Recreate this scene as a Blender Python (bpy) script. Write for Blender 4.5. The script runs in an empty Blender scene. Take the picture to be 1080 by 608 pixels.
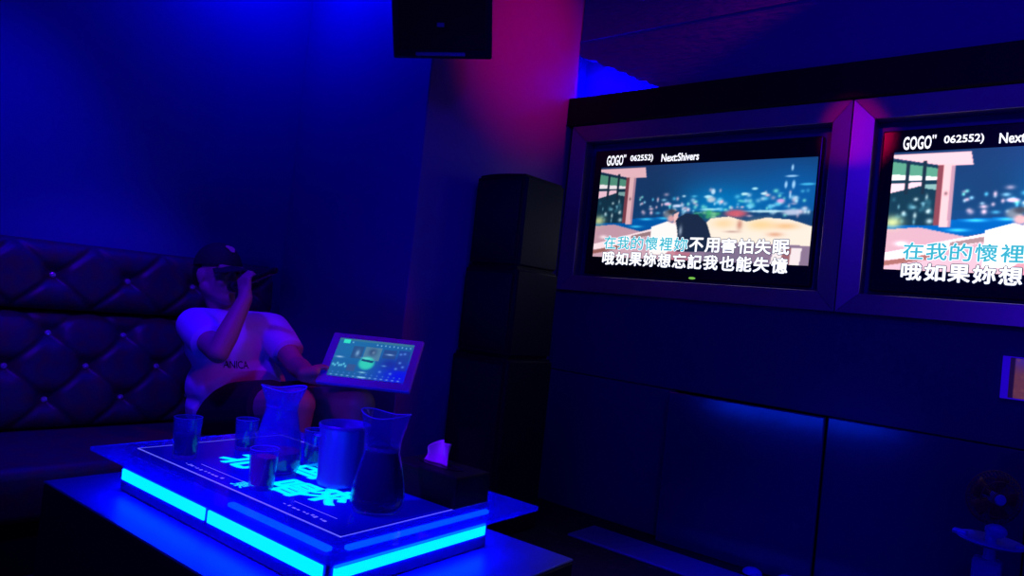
import bpy, bmesh, math, random
import numpy as np
from mathutils import Vector, Matrix, Euler
from mathutils.bvhtree import BVHTree

S = bpy.context.scene
COL = S.collection
V = Vector

# ------------------------------------------------------------------ camera
cd = bpy.data.cameras.new('camera')
cd.sensor_width = 36.0
cd.lens = 25.03
cd.clip_start = 0.02
cam = bpy.data.objects.new('camera', cd)
COL.objects.link(cam)
r_, u_, f_ = V((.7628, .6375, .1050)), V((-.0652, -.0852, .9943)), V((-.6429, .7659, .0240))
m = Matrix.Identity(4)
for i in range(3):
    m[i][0], m[i][1], m[i][2] = r_[i], u_[i], -f_[i]
m.translation = (1.580, -3.125, 1.020)
cam.matrix_world = m
S.camera = cam

# ------------------------------------------------------------------ world, exposure
S.view_settings.view_transform = 'Standard'
S.view_settings.look = 'None'
S.view_settings.exposure = 0
S.view_settings.gamma = 1
S.view_settings.use_curve_mapping = False
w = bpy.data.worlds.new('night_club_dark')
S.world = w
w.use_nodes = True
w.node_tree.nodes['Background'].inputs[0].default_value = (.022, .0, 1, 1)
w.node_tree.nodes['Background'].inputs[1].default_value = .20


def lamp(name, kind, loc, energy, color, target=None, size=.05, angle=60, blend=.5, sizey=None):
    d = bpy.data.lights.new(name, kind)
    d.energy = energy
    d.color = color
    if kind == 'AREA':
        d.shape = 'RECTANGLE'
        d.size = size
        d.size_y = sizey or size
    else:
        d.shadow_soft_size = size
    if kind == 'SPOT':
        d.spot_size = math.radians(angle)
        d.spot_blend = blend
    o = bpy.data.objects.new(name, d)
    COL.objects.link(o)
    o.location = loc
    if target is not None:
        o.rotation_euler = (V(target) - V(loc)).to_track_quat('-Z', 'Y').to_euler()
    return o


lamp('blue_corner_wash', 'POINT', (-1.33, -1.45, 2.66), 27, (.0, .0, 1), size=.12)
lamp('blue_sofa_spot', 'SPOT', (-.1, -2.7, 2.45), 150, (.06, 0, 1), target=(-1.25, -1.95, .72), size=.06, angle=44, blend=.8)
lamp('blue_ceiling_flood', 'SPOT', (1.7, -2.2, 2.45), 46, (.06, 0, 1), target=(.6, 0, 1.8), size=.1, angle=95, blend=.8)
lamp('red_pillar_spot', 'SPOT', (.95, -.07, 2.64), 130, (1, .0, .12), target=(-.74, -.36, 2.34), size=.03, angle=40, blend=1)
lamp('blue_pillar_spot', 'SPOT', (.9, -2.3, 2.4), 45, (.0, .0, 1), target=(-.74, -.75, 1.2), size=.05, angle=34, blend=1)
lamp('red_frame_spot', 'SPOT', (.55, -1.7, 2.3), 55, (1, .0, .10), target=(.712, 0, 1.88), size=.02, angle=10.5, blend=.7)
lamp('blue_sofa_wash', 'SPOT', (-1.05, -2.45, 2.7), 95, (.0, .0, 1), target=(-1.5, -2.35, .9), size=.08, angle=62, blend=.9)
lamp('blue_knee_fill', 'SPOT', (-.45, -2.95, 1.15), 26, (.14, .0, 1), target=(-.60, -1.40, .56), size=.05, angle=13, blend=.9)  # added low fill for the knee under the tablet, not a room fixture
lamp('red_room_glow', 'SPOT', (.35, -1.15, 2.1), 20, (1, .0, .2), target=(-.85, -1.42, .62), size=.05, angle=32, blend=.9)
lamp('blue_cove_lamp', 'AREA', (-.50, .0, 2.182), 6, (.0, .0, 1), target=(-.50, .08, 2.208), size=.42, sizey=.015)
lamp('blue_table_fill', 'SPOT', (.2, -3.5, 2.1), 300, (.10, .0, 1), target=(.17, -2.02, .64), size=.05, angle=25, blend=.9)  # added fill that turns the glasses and tissue blue
lamp('blue_floor_spot', 'SPOT', (1.2, -.9, 2.4), 80, (.0, 0, 1), target=(.72, -.28, 0), size=.04, angle=34, blend=.9)


# ------------------------------------------------------------------ materials
MATS = {}


def mat(name, col, rough=.5, metal=0.0, emis=None, estr=1.0, coat=0.0, noise=None, bump=None, spec=.5, trans=0.0, ior=1.45, alpha=None):
    if name in MATS:
        return MATS[name]
    mt = bpy.data.materials.new(name)
    mt.use_nodes = True
    nt = mt.node_tree
    b = nt.nodes['Principled BSDF']
    b.inputs['Base Color'].default_value = (*col, 1)
    b.inputs['Roughness'].default_value = rough
    b.inputs['Metallic'].default_value = metal
    b.inputs['Specular IOR Level'].default_value = spec
    b.inputs['Transmission Weight'].default_value = trans
    b.inputs['IOR'].default_value = ior
    b.inputs['Coat Weight'].default_value = coat
    if emis:
        b.inputs['Emission Color'].default_value = (*emis, 1)
        b.inputs['Emission Strength'].default_value = estr
    tc = nt.nodes.new('ShaderNodeTexCoord')
    if noise:   # (scale, second colour, low, high)
        n = nt.nodes.new('ShaderNodeTexNoise')
        n.inputs['Scale'].default_value = noise[0]
        n.inputs['Detail'].default_value = 4
        nt.links.new(tc.outputs['Object'], n.inputs['Vector'])
        r = nt.nodes.new('ShaderNodeValToRGB')
        r.color_ramp.elements[0].position = noise[2]
        r.color_ramp.elements[1].position = noise[3]
        r.color_ramp.elements[0].color = (*col, 1)
        r.color_ramp.elements[1].color = (*noise[1], 1)
        nt.links.new(n.outputs['Fac'], r.inputs['Fac'])
        nt.links.new(r.outputs['Color'], b.inputs['Base Color'])
    if bump:    # (scale, strength, stretch)
        mp = nt.nodes.new('ShaderNodeMapping')
        mp.inputs['Scale'].default_value = bump[2] if len(bump) > 2 else (1, 1, 1)
        nt.links.new(tc.outputs['Object'], mp.inputs['Vector'])
        n2 = nt.nodes.new('ShaderNodeTexNoise')
        n2.inputs['Scale'].default_value = bump[0]
        n2.inputs['Detail'].default_value = 5
        nt.links.new(mp.outputs['Vector'], n2.inputs['Vector'])
        bp = nt.nodes.new('ShaderNodeBump')
        bp.inputs['Strength'].default_value = bump[1]
        bp.inputs['Distance'].default_value = .01
        nt.links.new(n2.outputs['Fac'], bp.inputs['Height'])
        nt.links.new(bp.outputs['Normal'], b.inputs['Normal'])
    MATS[name] = mt
    return mt


def glass_mat(name, tint, clear=.62, frost=.18, rough=.03, frost_col=(.55, .55, .75), glow=None):
    """Clear drinking glass: see-through, with a Fresnel gloss and a little haze in it."""
    if name in MATS:
        return MATS[name]
    mt = bpy.data.materials.new(name)
    mt.use_nodes = True
    nt = mt.node_tree
    for n in list(nt.nodes):
        nt.nodes.remove(n)
    N = nt.nodes.new
    out = N('ShaderNodeOutputMaterial')
    tr = N('ShaderNodeBsdfTransparent')
    tr.inputs[0].default_value = (*tint, 1)
    gl = N('ShaderNodeBsdfGlossy')
    gl.inputs['Roughness'].default_value = rough
    di = N('ShaderNodeBsdfDiffuse')
    di.inputs[0].default_value = (*frost_col, 1)
    tl = N('ShaderNodeBsdfTranslucent')
    tl.inputs[0].default_value = (*frost_col, 1)
    ad = N('ShaderNodeMixShader')
    ad.inputs[0].default_value = .5
    nt.links.new(di.outputs[0], ad.inputs[1])
    nt.links.new(tl.outputs[0], ad.inputs[2])
    m1 = N('ShaderNodeMixShader')
    m1.inputs[0].default_value = frost
    nt.links.new(tr.outputs[0], m1.inputs[1])
    nt.links.new(ad.outputs[0], m1.inputs[2])
    fr = N('ShaderNodeFresnel')
    gm_ = N('ShaderNodeNewGeometry')
    mi = N('ShaderNodeMapRange')      # same reflectance when looking out through a far face
    mi.inputs['To Min'].default_value = 1.5
    mi.inputs['To Max'].default_value = 1 / 1.5
    nt.links.new(gm_.outputs['Backfacing'], mi.inputs['Value'])
    nt.links.new(mi.outputs['Result'], fr.inputs[0])
    m2 = N('ShaderNodeMixShader')
    nt.links.new(fr.outputs[0], m2.inputs[0])
    nt.links.new(m1.outputs[0], m2.inputs[1])
    nt.links.new(gl.outputs[0], m2.inputs[2])
    if glow:    # added emission standing in for strip light scattered in the glass
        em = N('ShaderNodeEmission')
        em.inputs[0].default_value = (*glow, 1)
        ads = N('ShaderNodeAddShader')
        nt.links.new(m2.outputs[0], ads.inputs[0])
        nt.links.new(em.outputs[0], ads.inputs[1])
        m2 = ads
    nt.links.new(m2.outputs[0], out.inputs[0])
    MATS[name] = mt
    return mt


def screen_mat(name, strength):
    if name in MATS:
        return MATS[name]
    mt = bpy.data.materials.new(name)
    mt.use_nodes = True
    nt = mt.node_tree
    b = nt.nodes['Principled BSDF']
    b.inputs['Base Color'].default_value = (.01, .01, .01, 1)
    b.inputs['Roughness'].default_value = .3
    a = nt.nodes.new('ShaderNodeAttribute')
    a.attribute_name = 'picture'
    nt.links.new(a.outputs['Color'], b.inputs['Emission Color'])
    b.inputs['Emission Strength'].default_value = strength
    MATS[name] = mt
    return mt


M_wall = mat('blue_painted_wall', (.05, .02, .32), .55, bump=(9, .15))
M_pillar = mat('pillar_paint', (.13, .008, .32), .5, bump=(12, .12))
M_clad = mat('rough_acoustic_plaster', (.055, .014, .36), .9, bump=(38, 1.0, (.35, 1, 1.6)))
M_dark = mat('dark_wall_cladding', (.02, .008, .15), .5, bump=(30, .1))
M_gloss = mat('dark_gloss_panel', (.012, .008, .14), .16, spec=.9, bump=(14, .05, (6, 1, .6)))
M_black = mat('matte_black', (.006, .005, .010), .6, spec=.25)
M_blackgloss = mat('black_plastic', (.012, .012, .014), .28)
M_ceil = mat('dark_ceiling', (.10, .10, .13), .85, bump=(30, .5))
M_floor = mat('dark_carpet', (.012, .011, .016), .85, noise=(16, (.07, .05, .06), .60, .72))
M_steel = mat('brushed_steel', (.30, .22, .40), .40, .75, bump=(120, .06, (.05, 1, 1)))
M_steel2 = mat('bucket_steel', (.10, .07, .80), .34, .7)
M_chrome = mat('chrome', (.8, .8, .85), .12, 1.0)
M_leather = mat('dark_brown_leather', (.034, .008, .050), .46, noise=(25, (.10, .022, .030), .4, .7), bump=(160, .12))
M_crystal = mat('crystal_button', (.75, .75, .85), .12, .6)
M_skin = mat('skin', (.42, .19, .20), .5)
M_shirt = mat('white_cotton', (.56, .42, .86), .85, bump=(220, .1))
M_short = mat('dark_shorts', (.012, .012, .018), .9)
M_hair = mat('black_hair', (.008, .007, .008), .6)
M_cap = mat('black_cap_cloth', (.013, .012, .016), .8)
M_pink = mat('pink_emblem', (.75, .25, .3), .6)
M_sole = mat('shoe_rubber', (.05, .05, .05), .7)
M_ink = mat('dark_print_ink', (.02, .02, .07), .8)
M_plinth = mat('shaded_plinth_side', (.012, .012, .02), .6)  # near-black puts the shade on the sides into the colour
M_plinthtop = mat('lit_gloss_plinth_top', (.02, .006, .50), .4)  # saturated blue carries the strip light falling on the top
M_tframe = mat('blue_enamel_frame', (.03, .012, .30), .3)
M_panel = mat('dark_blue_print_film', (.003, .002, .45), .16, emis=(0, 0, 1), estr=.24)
M_led = mat('cyan_led_diffuser', (.2, .4, .6), .5, emis=(0, .030, 1), estr=30.0)
M_streak = mat('glass_streak_glow', (.1, .2, .6), .5, emis=(.0, .14, 1), estr=3.4)  # glow for the bright streak the strips make in the glass
M_glyph = mat('cyan_backlit_glyph', (.1, .3, .5), .5, emis=(.0, .62, 1.0), estr=1.0)
M_line = mat('etched_white_line', (.6, .6, .8), .5, emis=(.13, .13, .9), estr=.9)
M_slab = glass_mat('frosted_table_glass', (.75, .72, 1), frost=.30, frost_col=(.01, .01, .95), rough=.08, glow=(0, 0, .10))  # own blue glow added in place of strip light
M_glass = glass_mat('clear_drink_glass', (.93, .92, 1), frost=.33, frost_col=(.05, .03, .98))
M_glassc = glass_mat('clearer_drink_glass', (.93, .92, 1), frost=.13, frost_col=(.06, .03, .98))
M_glass2 = glass_mat('thick_drink_glass', (.90, .88, 1), frost=.30, frost_col=(.10, .06, .98))
M_rim = glass_mat('rim_highlight_glass', (.9, .9, 1), frost=.75, frost_col=(.22, .22, 1), rough=.1)  # paler haze paints the highlight along the glass lips
M_cola = mat('dark_cola', (.008, .001, .002), .12, spec=.2)
M_red = mat('red_drink', (.62, .01, .10), .1, emis=(.07, 0, .035), estr=.0)
M_tissue = mat('white_tissue', (.85, .75, .8), .9)
M_bezel = mat('pale_blue_tablet_bezel', (.20, .14, .80), .35)
M_white = mat('white_screen_letters', (.5, .5, .5), .5, emis=(.95, .97, 1.0), estr=1.25)
M_teal = mat('teal_screen_letters', (.1, .4, .4), .5, emis=(.05, .50, .55), estr=1.0)
M_outline = mat('dark_letter_outline', (.01, .01, .02), .5, emis=(.01, .02, .06), estr=1.0)
M_green = mat('green_power_led', (.1, .4, .1), .5, emis=(.18, .5, .05), estr=1.0)
M_badge = mat('blue_badge', (.15, .15, .5), .4, .3)
M_blueplastic = mat('blue_plastic', (.06, .05, .85), .35)
M_fanmesh = mat('dark_brown_mesh', (.16, .05, .06), .6)
M_signglow = screen_mat('lit_notice_picture', .8)
M_screen1 = screen_mat('video_screen', 1.05)
M_screen2 = screen_mat('video_screen_brighter', 1.75)
M_tab = screen_mat('tablet_screen', 1.0)

# ------------------------------------------------------------------ helpers


def mesh_obj(name, bm, material, parent=None, smooth=None, loc=None):
    bmesh.ops.recalc_face_normals(bm, faces=bm.faces[:])
    me = bpy.data.meshes.new(name)
    bm.to_mesh(me)
    bm.free()
    return link(name, me, material, parent, smooth, loc)


def link(name, me, material, parent=None, smooth=None, loc=None):
    o = bpy.data.objects.new(name, me)
    COL.objects.link(o)
    if material is not None and not me.materials:
        me.materials.append(material)
    if smooth is not None:
        me.polygons.foreach_set('use_smooth', [True] * len(me.polygons))
        if smooth > 0:
            try:
                me.set_sharp_from_angle(angle=math.radians(smooth))
            except Exception:
                pass
    if loc is not None:
        o.location = loc
    if parent is not None:
        o.parent = parent
    return o


def empty(name, loc=(0, 0, 0), rot=(0, 0, 0)):
    o = bpy.data.objects.new(name, None)
    o.empty_display_size = .05
    COL.objects.link(o)
    o.location = loc
    o.rotation_euler = rot
    return o


def tag(o, label, cat, group=None):
    o['label'] = label
    o['category'] = cat
    if group:
        o['group'] = group
    return o


def struct(o, label=None):
    o['kind'] = 'structure'
    if label:
        o['label'] = label
    return o


def box(bm, lo, hi, bev=0.0, seg=2):
    lo, hi = V(lo), V(hi)
    c = (lo + hi) / 2
    r = bmesh.ops.create_cube(bm, size=1, matrix=Matrix.Translation(c) @ Matrix.Diagonal((*(hi - lo), 1)))
    if bev > 0:
        es = list({e for v in r['verts'] for e in v.link_edges})
        bmesh.ops.bevel(bm, geom=es, offset=bev, segments=seg, profile=.5, affect='EDGES')
    return bm


def B():
    return bmesh.new()


def lathe(bm, prof, seg=40, z0=0, wave=None, center=(0, 0)):
    """prof: list of (radius, z); closes on the axis when radius is 0."""
    rings = []
    for r, z in prof:
        if r < 1e-6:
            rings.append([bm.verts.new((center[0], center[1], z + z0))])
        else:
            ring = []
            for k in range(seg):
                a = 2 * math.pi * k / seg
                rr, zz = (r, z) if wave is None else wave(r, z, a)
                ring.append(bm.verts.new((center[0] + rr * math.cos(a), center[1] + rr * math.sin(a), zz + z0)))
            rings.append(ring)
    for A, C in zip(rings, rings[1:]):
        for k in range(seg):
            k2 = (k + 1) % seg
            if len(A) == 1 and len(C) == 1:
                continue
            if len(A) == 1:
                bm.faces.new((A[0], C[k], C[k2]))
            elif len(C) == 1:
                bm.faces.new((A[k], C[0], A[k2]))
            else:
                bm.faces.new((A[k], C[k], C[k2], A[k2]))
    return bm


def frame_of(d):
    d = V(d).normalized()
    a = V((0, 0, 1)) if abs(d.z) < .9 else V((1, 0, 0))
    x = a.cross(d).normalized()
    return x, d.cross(x), d


def rcone(bm, a, b, ra, rb, seg=20, cap=5):
    """A closed round-ended tapered limb from a to b."""
    a, b = V(a), V(b)
    if (b - a).length < 1e-6:
        b = a + V((0, 0, 1e-4))
    x, y, d = frame_of(b - a)
    prof = []
    for i in range(cap + 1):
        t = -math.pi / 2 + math.pi / 2 * i / cap
        prof.append((a, ra * math.cos(t), ra * math.sin(t)))
    for i in range(cap + 1):
        t = math.pi / 2 * i / cap
        prof.append((b, rb * math.cos(t), rb * math.sin(t)))
    rings = []
    for o, r, h in prof:
        if r < 1e-6:
            rings.append([bm.verts.new(o + d * h)])
        else:
            rings.append([bm.verts.new(o + d * h + (x * math.cos(2 * math.pi * k / seg) + y * math.sin(2 * math.pi * k / seg)) * r) for k in range(seg)])
    for A, C in zip(rings, rings[1:]):
        for k in range(seg):
            k2 = (k + 1) % seg
            if len(A) == 1:
                bm.faces.new((A[0], C[k2], C[k]))
            elif len(C) == 1:
                bm.faces.new((A[k], A[k2], C[0]))
            else:
                bm.faces.new((A[k], A[k2], C[k2], C[k]))
    return bm


def chain(bm, pts, rad, seg=16):
    for i in range(len(pts) - 1):
        rcone(bm, pts[i], pts[i + 1], rad[i], rad[i + 1], seg)


def ellip(bm, c, r, rot=None, seg=24):
    mx = Matrix.Translation(V(c)) @ (rot.to_4x4() if rot is not None else Matrix.Identity(4)) @ Matrix.Diagonal((*r, 1))
    bmesh.ops.create_uvsphere(bm, u_segments=seg, v_segments=seg // 2, radius=1, matrix=mx)


def remesh(bm, voxel, smooth_n=6, name='m'):
    bmesh.ops.recalc_face_normals(bm, faces=bm.faces[:])
    me = bpy.data.meshes.new(name)
    bm.to_mesh(me)
    bm.free()
    o = bpy.data.objects.new(name + '_work', me)
    COL.objects.link(o)
    r = o.modifiers.new('r', 'REMESH')
    r.mode = 'VOXEL'
    r.voxel_size = voxel
    s = o.modifiers.new('s', 'SMOOTH')
    s.iterations = smooth_n
    s.factor = .5
    dg = bpy.context.evaluated_depsgraph_get()
    dg.update()
    out = bpy.data.meshes.new_from_object(o.evaluated_get(dg))
    out.name = name
    bpy.data.objects.remove(o)
    bpy.data.meshes.remove(me)
    return out


def cut(me, co, no, fill=True):
    """Keep the side of the plane that its normal points away from."""
    bm = bmesh.new()
    bm.from_mesh(me)
    r = bmesh.ops.bisect_plane(bm, geom=bm.verts[:] + bm.edges[:] + bm.faces[:], plane_co=V(co), plane_no=V(no), clear_outer=True)
    if fill:
        ed = [g for g in r['geom_cut'] if isinstance(g, bmesh.types.BMEdge)]
        bmesh.ops.holes_fill(bm, edges=ed)
    bm.to_mesh(me)
    bm.free()
    return me


def text_bm(s, offset=0.0, extrude=0.0, size=1.0, spacing=1.0):
    cu = bpy.data.curves.new('t', 'FONT')
    cu.body = s
    cu.size = size
    cu.offset = offset
    cu.extrude = extrude
    cu.space_character = spacing
    cu.resolution_u = 3
    o = bpy.data.objects.new('t', cu)
    COL.objects.link(o)
    dg = bpy.context.evaluated_depsgraph_get()
    dg.update()
    me = bpy.data.meshes.new_from_object(o.evaluated_get(dg))
    bpy.data.objects.remove(o)
    bpy.data.curves.remove(cu)
    bm = bmesh.new()
    bm.from_mesh(me)
    bpy.data.meshes.remove(me)
    return bm


def text_box(s, x0, x1, z0, z1, y, offset=0.0, ref=None):
    """Letters fitted into a rectangle of the plane y (facing -y)."""
    bm = text_bm(s, offset)
    rb = ref or bm
    xs = [v.co.x for v in rb.verts]
    ys = [v.co.y for v in rb.verts]
    ax, bx, ay, by = min(xs), max(xs), min(ys), max(ys)
    for v in bm.verts:
        v.co = V((x0 + (v.co.x - ax) / (bx - ax) * (x1 - x0), y, z0 + (v.co.y - ay) / (by - ay) * (z1 - z0)))
    return bm


def join_bm(dst, src):
    me = bpy.data.meshes.new('j')
    src.to_mesh(me)
    src.free()
    dst.from_mesh(me)
    bpy.data.meshes.remove(me)


def copy_tree(o, parent=None):
    c = o.copy()
    COL.objects.link(c)
    if parent is not None:
        c.parent = parent
    for ch in list(o.children):
        copy_tree(ch, c)
    return c


# --- picture painting (for what the screens show) --------------------------
class Paint:
    def __init__(self, w, h, col):
        self.w, self.h = w, h
        self.a = np.zeros((h, w, 3)) + np.array(col, float)
        self.u, self.v = np.meshgrid((np.arange(w) + .5) / w, (np.arange(h) + .5) / h)

    def poly(self, pts, col, a=1.0):
        ins = np.zeros((self.h, self.w), bool)
        n = len(pts)
        for i in range(n):
            x1, y1 = pts[i]
            x2, y2 = pts[(i + 1) % n]
            c = (y1 > self.v) != (y2 > self.v)
            with np.errstate(divide='ignore', invalid='ignore'):
                t = (x2 - x1) * (self.v - y1) / (y2 - y1 if y2 != y1 else 1e-9) + x1
            ins ^= c & (self.u < t)
        self.a[ins] = self.a[ins] * (1 - a) + np.array(col, float) * a

    def blob(self, u, v, ru, rv, col, a=1.0, p=1.0):
        k = np.exp(-(((self.u - u) / ru) ** 2 + ((self.v - v) / rv) ** 2) ** p) * a
        self.a = self.a * (1 - k[..., None]) + np.array(col, float) * k[..., None]

    def blur(self, n=1):
        for _ in range(n):
            p = np.pad(self.a, ((1, 1), (1, 1), (0, 0)), mode='edge')
            self.a = (p[:-2, 1:-1] + p[2:, 1:-1] + p[1:-1, :-2] + p[1:-1, 2:] + 2 * p[1:-1, 1:-1]) / 6

    def mesh(self, name, w, h, front=0.0):
        """Grid in the x-z plane, centred, facing -y; colours from 0-255 sRGB."""
        W, H = self.w, self.h
        xs = np.linspace(-w / 2, w / 2, W + 1)
        zs = np.linspace(h / 2, -h / 2, H + 1)
        X, Z = np.meshgrid(xs, zs)
        verts = np.stack([X.ravel(), np.full(X.size, front), Z.ravel()], 1)
        i = (np.arange(H)[:, None] * (W + 1) + np.arange(W)[None]).ravel()
        faces = np.stack([i, i + W + 1, i + W + 2, i + 1], 1)
        me = bpy.data.meshes.new(name)
        me.from_pydata(verts.tolist(), [], faces.tolist())
        s = np.clip(self.a, 0, 255) / 255
        lin = np.where(s <= .04045, s / 12.92, ((s + .055) / 1.055) ** 2.4).reshape(-1, 3)
        c = np.ones((W * H * 4, 4))
        c[:, :3] = np.repeat(lin, 4, axis=0)
        at = me.color_attributes.new('picture', 'FLOAT_COLOR', 'CORNER')
        at.data.foreach_set('color', c.ravel())
        return me


# ================================================================== ROOM
CEIL = 2.78
XL, XR, YF = -1.72, 3.0, -4.4
struct(mesh_obj('floor', box(B(), (XL - .15, YF, -.1), (XR, .2, 0)), M_floor))
struct(mesh_obj('ceiling', box(B(), (XL - .15, YF, CEIL), (XR, .2, CEIL + .1)), M_ceil))
struct(mesh_obj('wall_left', box(B(), (XL - .15, YF, 0), (XL, .2, CEIL)), M_wall))
struct(mesh_obj('wall_back', box(B(), (-.74, .08, 0), (XR, .2, CEIL)), M_wall))
struct(mesh_obj('wall_pillar', box(B(), (XL, -1.06, 0), (-.74, .2, CEIL), .004, 1), M_pillar))

# dark cladding below the televisions, glossy panels under it
struct(mesh_obj('trim_1', box(B(), (-.74, 0, .70), (XR, .08, 1.131), .003, 1), M_dark))
for n, (a, b, mt) in enumerate(((-.739, .03, M_dark), (.722, 1.40, M_gloss), (1.406, 2.09, M_gloss), (2.096, XR, M_gloss))):
    struct(mesh_obj('trim_%d' % (n + 2), box(B(), (a, -.006, 0), (b, .08, .696), .004, 1), mt))
# this panel is turned about its right edge to place the strips' reflection
bm = box(B(), (-.684, -.03, 0), (0, 0, .694), .004, 1)
o = mesh_obj('trim_10', bm, M_gloss)
o.location = (.718, -.008, .001)
o.rotation_euler = (0, 0, math.radians(3.2))
struct(o)
struct(mesh_obj('trim_11', box(B(), (.034, .03, 0), (.716, .08, .696)), M_black))
# black ledge over the televisions
struct(mesh_obj('trim_7', box(B(), (-.74, -.05, 2.018), (XR, .08, 2.17), .004, 1), M_black))
# rough upper cladding; its ragged slanted end is shaped to form the blue light's edge
random.seed(4)
bm = B()
edge = [(-.735, 2.425)]
for i in range(1, 22):
    t = i / 22
    edge.append((-.735 + t * .55 + random.uniform(-.012, .012), 2.425 - t * .262 + random.uniform(-.006, .006)))
edge.append((-.185, 2.163))
pts = edge + [(XR, 2.163), (XR, CEIL), (-.735, CEIL)]
fr_ = [bm.verts.new((x, .0, z)) for x, z in pts]
bk_ = [bm.verts.new((x, .035, z)) for x, z in pts]
bm.faces.new(fr_)
bm.faces.new(bk_[::-1])
for i in range(len(pts)):
    j = (i + 1) % len(pts)
    bm.faces.new((fr_[i], bk_[i], bk_[j], fr_[j]))
struct(mesh_obj('trim_8', bm, M_clad))
struct(mesh_obj('trim_9', box(B(), (-.735, -.006, 2.497), (XR, .02, 2.505)), M_clad))
# pale kick strip on the floor along the glossy panels
M_kick = mat('blue_kick_strip', (.10, .09, .45), .3)
bm = B()
box(bm, (-.24, -.385, 0), (XR, -.165, .012), .004, 1)
struct(mesh_obj('baseboard_back', bm, M_kick))

# ================================================================== TELEVISIONS
WI, HI, BD = 1.26, .72, .083
PER = WI + 2 * BD
ZT = 1.574


def bar(pts_f, name, parent):
    """A mitred bar: outer edge proud, inner edge back, closed at the rear."""
    (o1, o2, i2, i1) = pts_f
    bm = B()
    yo, yi, yb = -.028, -.004, .07
    v = []
    for (x, z), y in ((o1, yo), (o2, yo), (i2, yi), (i1, yi), (o1, yb), (o2, yb), (i2, yb), (i1, yb)):
        v.append(bm.verts.new((x, y, z)))
    for f in ((0, 1, 2, 3), (7, 6, 5, 4), (0, 4, 5, 1), (1, 5, 6, 2), (2, 6, 7, 3), (3, 7, 4, 0)):
        bm.faces.new([v[k] for k in f])
    bmesh.ops.recalc_face_normals(bm, faces=bm.faces[:])
    bmesh.ops.bevel(bm, geom=bm.edges[:], offset=.0018, segments=1, affect='EDGES')
    return mesh_obj(name, bm, M_steel, parent)


def tv_frame(label):
    t = tag(empty('television_surround', (0, 0, ZT)), label, 'frame', 'steel television frames')
    X, Z, x, z = PER / 2 - .002, HI / 2 + BD, WI / 2, HI / 2
    bar(((-X, Z), (X, Z), (x, z), (-x, z)), 'top_bar', t)
    bar(((X, -Z), (-X, -Z), (-x, -z), (x, -z)), 'bottom_bar', t)
    bar(((-X, -Z), (-X, Z), (-x, z), (-x, -z)), 'side_bar', t)
    bar(((X, Z), (X, -Z), (x, -z), (x, z)), 'side_bar', t)
    return t


fr1 = tv_frame('mitred brushed steel frame around the television nearest the pillar')
fr2 = copy_tree(fr1)
fr2.location = (PER, 0, ZT)
fr2['label'] = 'mitred brushed steel frame around the television cut off by the photo edge'

VW, VH = 1.112, .476
P = Paint(340, 146, (22, 45, 85))
P.blob(.62, .10, .35, .5, (28, 62, 120), .9)
P.blob(.62, .42, .38, .24, (0, 120, 190), .95)
P.blob(.95, .32, .2, .35, (10, 95, 175), .8)
P.blob(.30, .35, .16, .3, (20, 48, 88), .8)
P.poly([(.2, .50), (1, .50), (1, .66), (.2, .66)], (18, 60, 110), .85)
P.blob(.40, .60, .08, .03, (40, 130, 200), .8)
random.seed(11)
for k in range(150):     # city lights over the harbour
    u = random.uniform(.22, .99)
    v = random.gauss(.43, .07)
    c = random.choice([(200, 235, 255), (150, 220, 250), (90, 200, 240), (240, 200, 220), (120, 230, 220)])
    P.blob(u, v, random.uniform(.004, .013), random.uniform(.010, .020), c, random.uniform(.5, 1))
for u, v, ru, rv, c in ((.37, .42, .018, .016, (240, 190, 225)), (.42, .44, .02, .016, (215, 225, 255)), (.56, .35, .02, .016, (190, 240, 255)), (.72, .33, .016, .014, (200, 245, 255)),
                        (.76, .28, .013, .013, (180, 240, 255)), (.80, .33, .014, .014, (210, 250, 255)), (.87, .40, .016, .018, (230, 170, 230)), (.57, .48, .04, .013, (170, 240, 250)), (.52, .52, .02, .012, (160, 230, 250)),
                        (.69, .52, .05, .04, (215, 95, 110)), (.82, .50, .09, .012, (190, 235, 250)), (.92, .51, .04, .03, (195, 205, 235)), (.97, .25, .03, .012, (70, 190, 240)), (.58, .30, .01, .03, (200, 230, 250)), (.575, .38, .02, .03, (190, 205, 220))):
    P.blob(u, v, ru, rv, c, .95, 2)
for u, v, ru, rv in ((.905, .09, .005, .03), (.905, .17, .025, .010), (.885, .25, .006, .035), (.915, .25, .007, .04), (.905, .35, .004, .03)):
    P.blob(u, v, ru, rv, (165, 215, 255), .95, 2)
for k in range(26):     # trees behind the cushions
    P.blob(random.uniform(.50, .62), random.uniform(.50, .66), .012, .018, random.choice([(20, 120, 90), (60, 170, 110), (10, 90, 90), (120, 200, 150)]), .9)
# pool and terrace
P.poly([(0, .60), (.38, .55), (.42, .62), (.22, .72), (0, .68)], (0, 85, 165), .95)
for u, v in ((.15, .60), (.27, .58), (.36, .57), (.10, .66), (.22, .66)):
    P.blob(u, v, .03, .012, (60, 200, 245), .95)
P.poly([(0, .66), (.10, .64), (.26, .72), (.42, .60), (.48, .60), (.48, 1), (0, 1)], (192, 150, 165))
P.poly([(0, .86), (.44, .60), (.48, .62), (.48, .72), (.30, .75), (0, .95)], (250, 225, 232))
P.poly([(.20, .76), (.35, .68), (.36, .72), (.20, .80)], (150, 120, 125))
P.poly([(0, .92), (.30, .84), (.48, .84), (.48, 1), (0, 1)], (205, 165, 180))
P.poly([(0, .93), (.14, .86), (.15, .90), (0, .97)], (150, 95, 90))
P.blob(.05, .78, .02, .02, (255, 235, 240), .9)
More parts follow.
